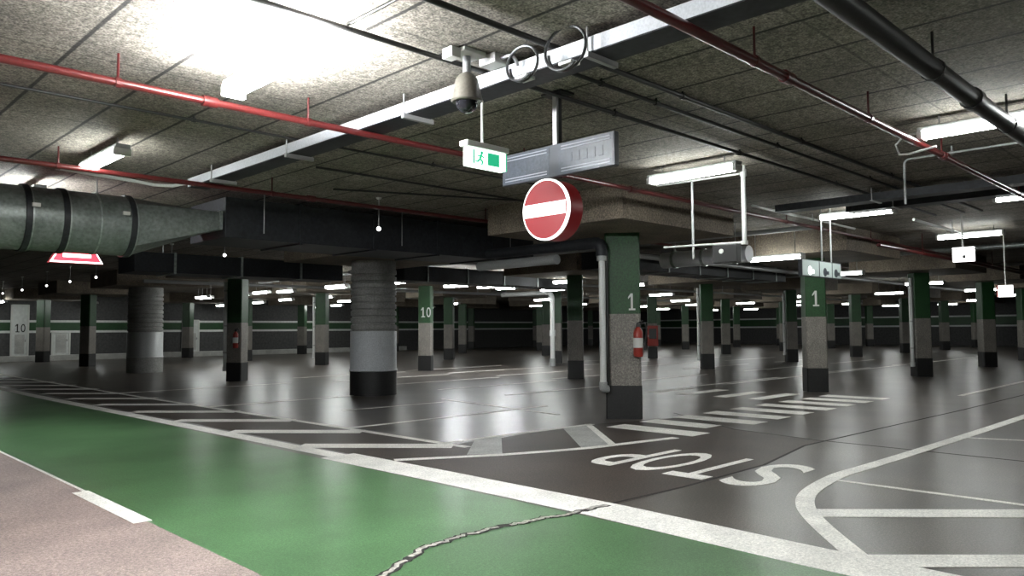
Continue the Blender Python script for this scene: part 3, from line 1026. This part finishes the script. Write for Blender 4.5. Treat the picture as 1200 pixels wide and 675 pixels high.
for key, lab in (((2, 0), 'white downpipe left of the fourth column of the near row, at right'), ((2, 1), 'pale downpipe left of the dark column beyond the zebra crossing'),
                 ((0, 2), 'pale downpipe left of the extinguisher column between the round columns'), ((1, 3), 'pale downpipe beside a small column left of the nearest round column'),
                 ((3, 1), 'pale downpipe beside a small column left of the column numbered 1')):
    if key in cols:
        c = cols[key]
        x, y = local(c, -.16, .31)
        downpipe(lab, x, y, 2.95, .35, .055, 'white_pipe')
t = thing('drain_pipe', 'white pipe bent at a right angle down to the floor in the middle distance', 'pipe', (23.0, 20.75, 0))
link('pipe', tube(B(), [(0, 0, .15)] + bend((0, 0, 2.5), (0, 0, 2.97), (0, 2.4, 2.97), .3) + [(0, 2.9, 2.97)], .095, 14), 'white_pipe', t, True)
link('collar', tube(B(), [(0, 0, 1.2), (0, 0, 1.45)], .125, 14), 'white_pipe', t, True)
link('foot', tube(B(), [(0, 0, 0), (0, 0, .3)], .12, 14), 'grey_pipe', t, True)
# long service pipes far back
runs = [('u', 10.2, 3.14, 13, 50, .06, 'grey_pipe', 'long pale service pipe far back, beyond the nearest column'),
        ('u', 18.6, 3.14, 12, 50, .05, 'grey_pipe', 'long pale service pipe far back, left of the middle aisle'),
        ('v', 15.0, 3.5, 6.3, 30, .05, 'grey_pipe', 'service pipe running away to the left, behind the nearest column'),
        ('v', 22.0, 3.48, 1, 30, .07, 'galv', 'silver service pipe running across far back at right'),
        ('v', 29.0, 3.5, 1, 34, .06, 'grey_pipe', 'service pipe running across farther back at right'),
        ('u', 5.6, 3.14, 16, 48, .04, 'red_pipe', 'red sprinkler pipe far back beyond the pictogram sign'),
        ('u', 26.0, 3.14, 9, 40, .06, 'grey_pipe', 'service pipe far back at left, behind the extinguisher column')]
for ax, p, z, a, b_, r, m, lab in runs:
    if ax == 'u':
        pipe_run('service_pipe', lab, 'pipe', [(a, p, z), (b_, p, z)], r, m, [(a + 2.7 + 6 * k, p, z) for k in range(4)], 'distant service pipes')
    else:
        pipe_run('service_pipe', lab, 'pipe', [(p, a, z), (p, b_, z)], r, m, [(p, a + 2 + 6 * k, z) for k in range(4)], 'distant service pipes')

t = thing('ventilation_duct', 'silver round duct far back, left of the column numbered 1', 'duct', (13.9, 7.3, 2.95))
link('casing', tube(B(), [(0, 0, 0), (0, 2.0, 0)], .17, 20), 'tray', t, True)
for k in (.3, 1.0, 1.7):
    link('flange', tube(B(), [(0, k - .03, 0), (0, k + .03, 0)], .185, 20), 'galv', t, True)
for k in (.3, 1.7):
    link('hanger', tube(B(), [(0, k, .17), (0, k, ZC - 2.95)], .01, 6), 'steel', t)
pipe_run('conduit', 'pale conduit beside the red pipe, below the twin lamp', 'conduit', [(11.6, 6.02, 3.5), (15.9, 6.02, 3.5)], .022, 'white_pipe', [(13.9, 6.02, 3.5)])
pipe_run('conduit', 'pale conduit at right, left of the small white hanging sign', 'conduit', [(14.6, 4.5, 3.4), (18.2, 4.5, 3.4)], .026, 'white_pipe', [(16.9, 4.5, 3.4)])
t = thing('ceiling_sprinkler', 'small sprinkler at the top edge of the picture, left of the thick dark pipe', 'sprinkler', (3.95, 1.92, ZC))
link('stem', tube(B(), [(0, 0, 0), (0, 0, -.07)], .018, 10), 'dark_pipe', t, True)
link('frame', tube(B(), [(-.02, 0, -.07), (-.03, 0, -.10), (0, 0, -.13), (.03, 0, -.10), (.02, 0, -.07)], .006, 8), 'steel', t, True)
link('deflector', lathe(B(), [(.032, -.138), (.032, -.130)], 14), 'steel', t)
t = thing('lamp_cable', 'pale cable curling from the left end of the large lamp at the right edge', 'cable', (8.33, 2.52, 3.46))
link('cable', tube(B(), [(0, 0, 0), (0, .12, -.01), (.02, .2, -.08), (0, .16, -.19), (-.05, .05, -.21), (-.1, -.12, -.20), (-.12, -.22, -.19)], .012, 8), 'white_pipe', t, True)

# extinguishers
def extinguisher(col, wd, label, off, z0, far_=False):
    h = wd / 2
    x, y = local(col, -h - .09, off)
    t = thing('fire_extinguisher', label, 'fire extinguisher', (x, y, z0), RZC, None)
    link('cylinder', lathe(B(), [(.03, 0), (.07, .01), (.078, .04), (.078, .40), (.066, .45), (.035, .485), (.028, .50)], 20), 'ext_red', t, True)
    link('label', lathe(B(), [(.0795, .16), (.0795, .32)], 20), 'letter', t, True)
    link('valve', box(B(), -.02, .02, -.05, .03, .50, .56, .006), 'dark_plastic', t)
    link('hose', tube(B(), [(0, -.03, .54), (-.03, -.11, .57), (-.02, -.14, .46), (-.0, -.11, .22), (-.01, -.10, .12)], .014, 8), 'dark_plastic', t, True)
    link('handle', tube(B(), [(0, .02, .56), (0, -.08, .60)], .01, 8), 'dark_plastic', t, True)
    link('wall_hook', box(B(), .07, .088, -.03, .03, .36, .44), 'steel', t)
    return t
extinguisher(cols[0, 0], .58, 'red fire extinguisher with white label on the nearest column', -.24, 1.02)
extinguisher(cols[0, 2], .46, 'fire extinguisher on the column between the thick round columns', -.1, .98)
c = cols.get((2, 1))
t = thing('hydrant_cabinet', 'red cabinet on the column seen just right of the nearest column', 'cabinet', (*local(cols[3, 2], -.33, 0), .62), RZC)
link('body', box(B(), -.09, .09, -.26, .26, 0, 1.0, .01), 'ext_red', t)
link('door_window', box(B(), -.096, -.088, -.18, .18, .35, .85), 'dark_plastic', t)
link('latch', box(B(), -.11, -.09, .2, .23, .45, .55, .003), 'steel', t)

# ------------------------------------------------------------------ doors in the left wall
def door(name, u0, u1, z1, body):
    d = link(name, box(B(), u0, u1, VMAX - .06, VMAX, 0, z1, .01), 'door_white')
    d['kind'] = 'structure'
    bm = B()
    for a, b_, c0, c1 in ((u0 - .06, u0 + .02, 0, z1 + .06), (u1 - .02, u1 + .06, 0, z1 + .06), (u0, u1, z1 - .0, z1 + .07)):
        box(bm, a, b_, VMAX - .10, VMAX - .01, c0, c1)
    link('door_frame', bm, 'letter', d)
    link('door_leaf', box(B(), u0 + .14, u1 - .14, VMAX - .075, VMAX - .05, .4, 1.38), 'grey_paint', d)
    link('door_handle', box(B(), u1 - .12, u1 - .08, VMAX - .12, VMAX - .05, 1.0, 1.12), 'steel', d)
    if body:
        remap(bt := figures(body, .50, .42, .006), (u0 + .12, VMAX - .075, 1.50), (1, 0, 0), (0, 0, 1), (0, -1, 0))
        link('number', bt, 'letter_black', d)
    return d
door('door_1', 9.40, 10.10, 2.85, '10')
door('door_2', 11.25, 12.02, 1.45, None)
door('door_3', 18.0, 18.9, 2.1, None)
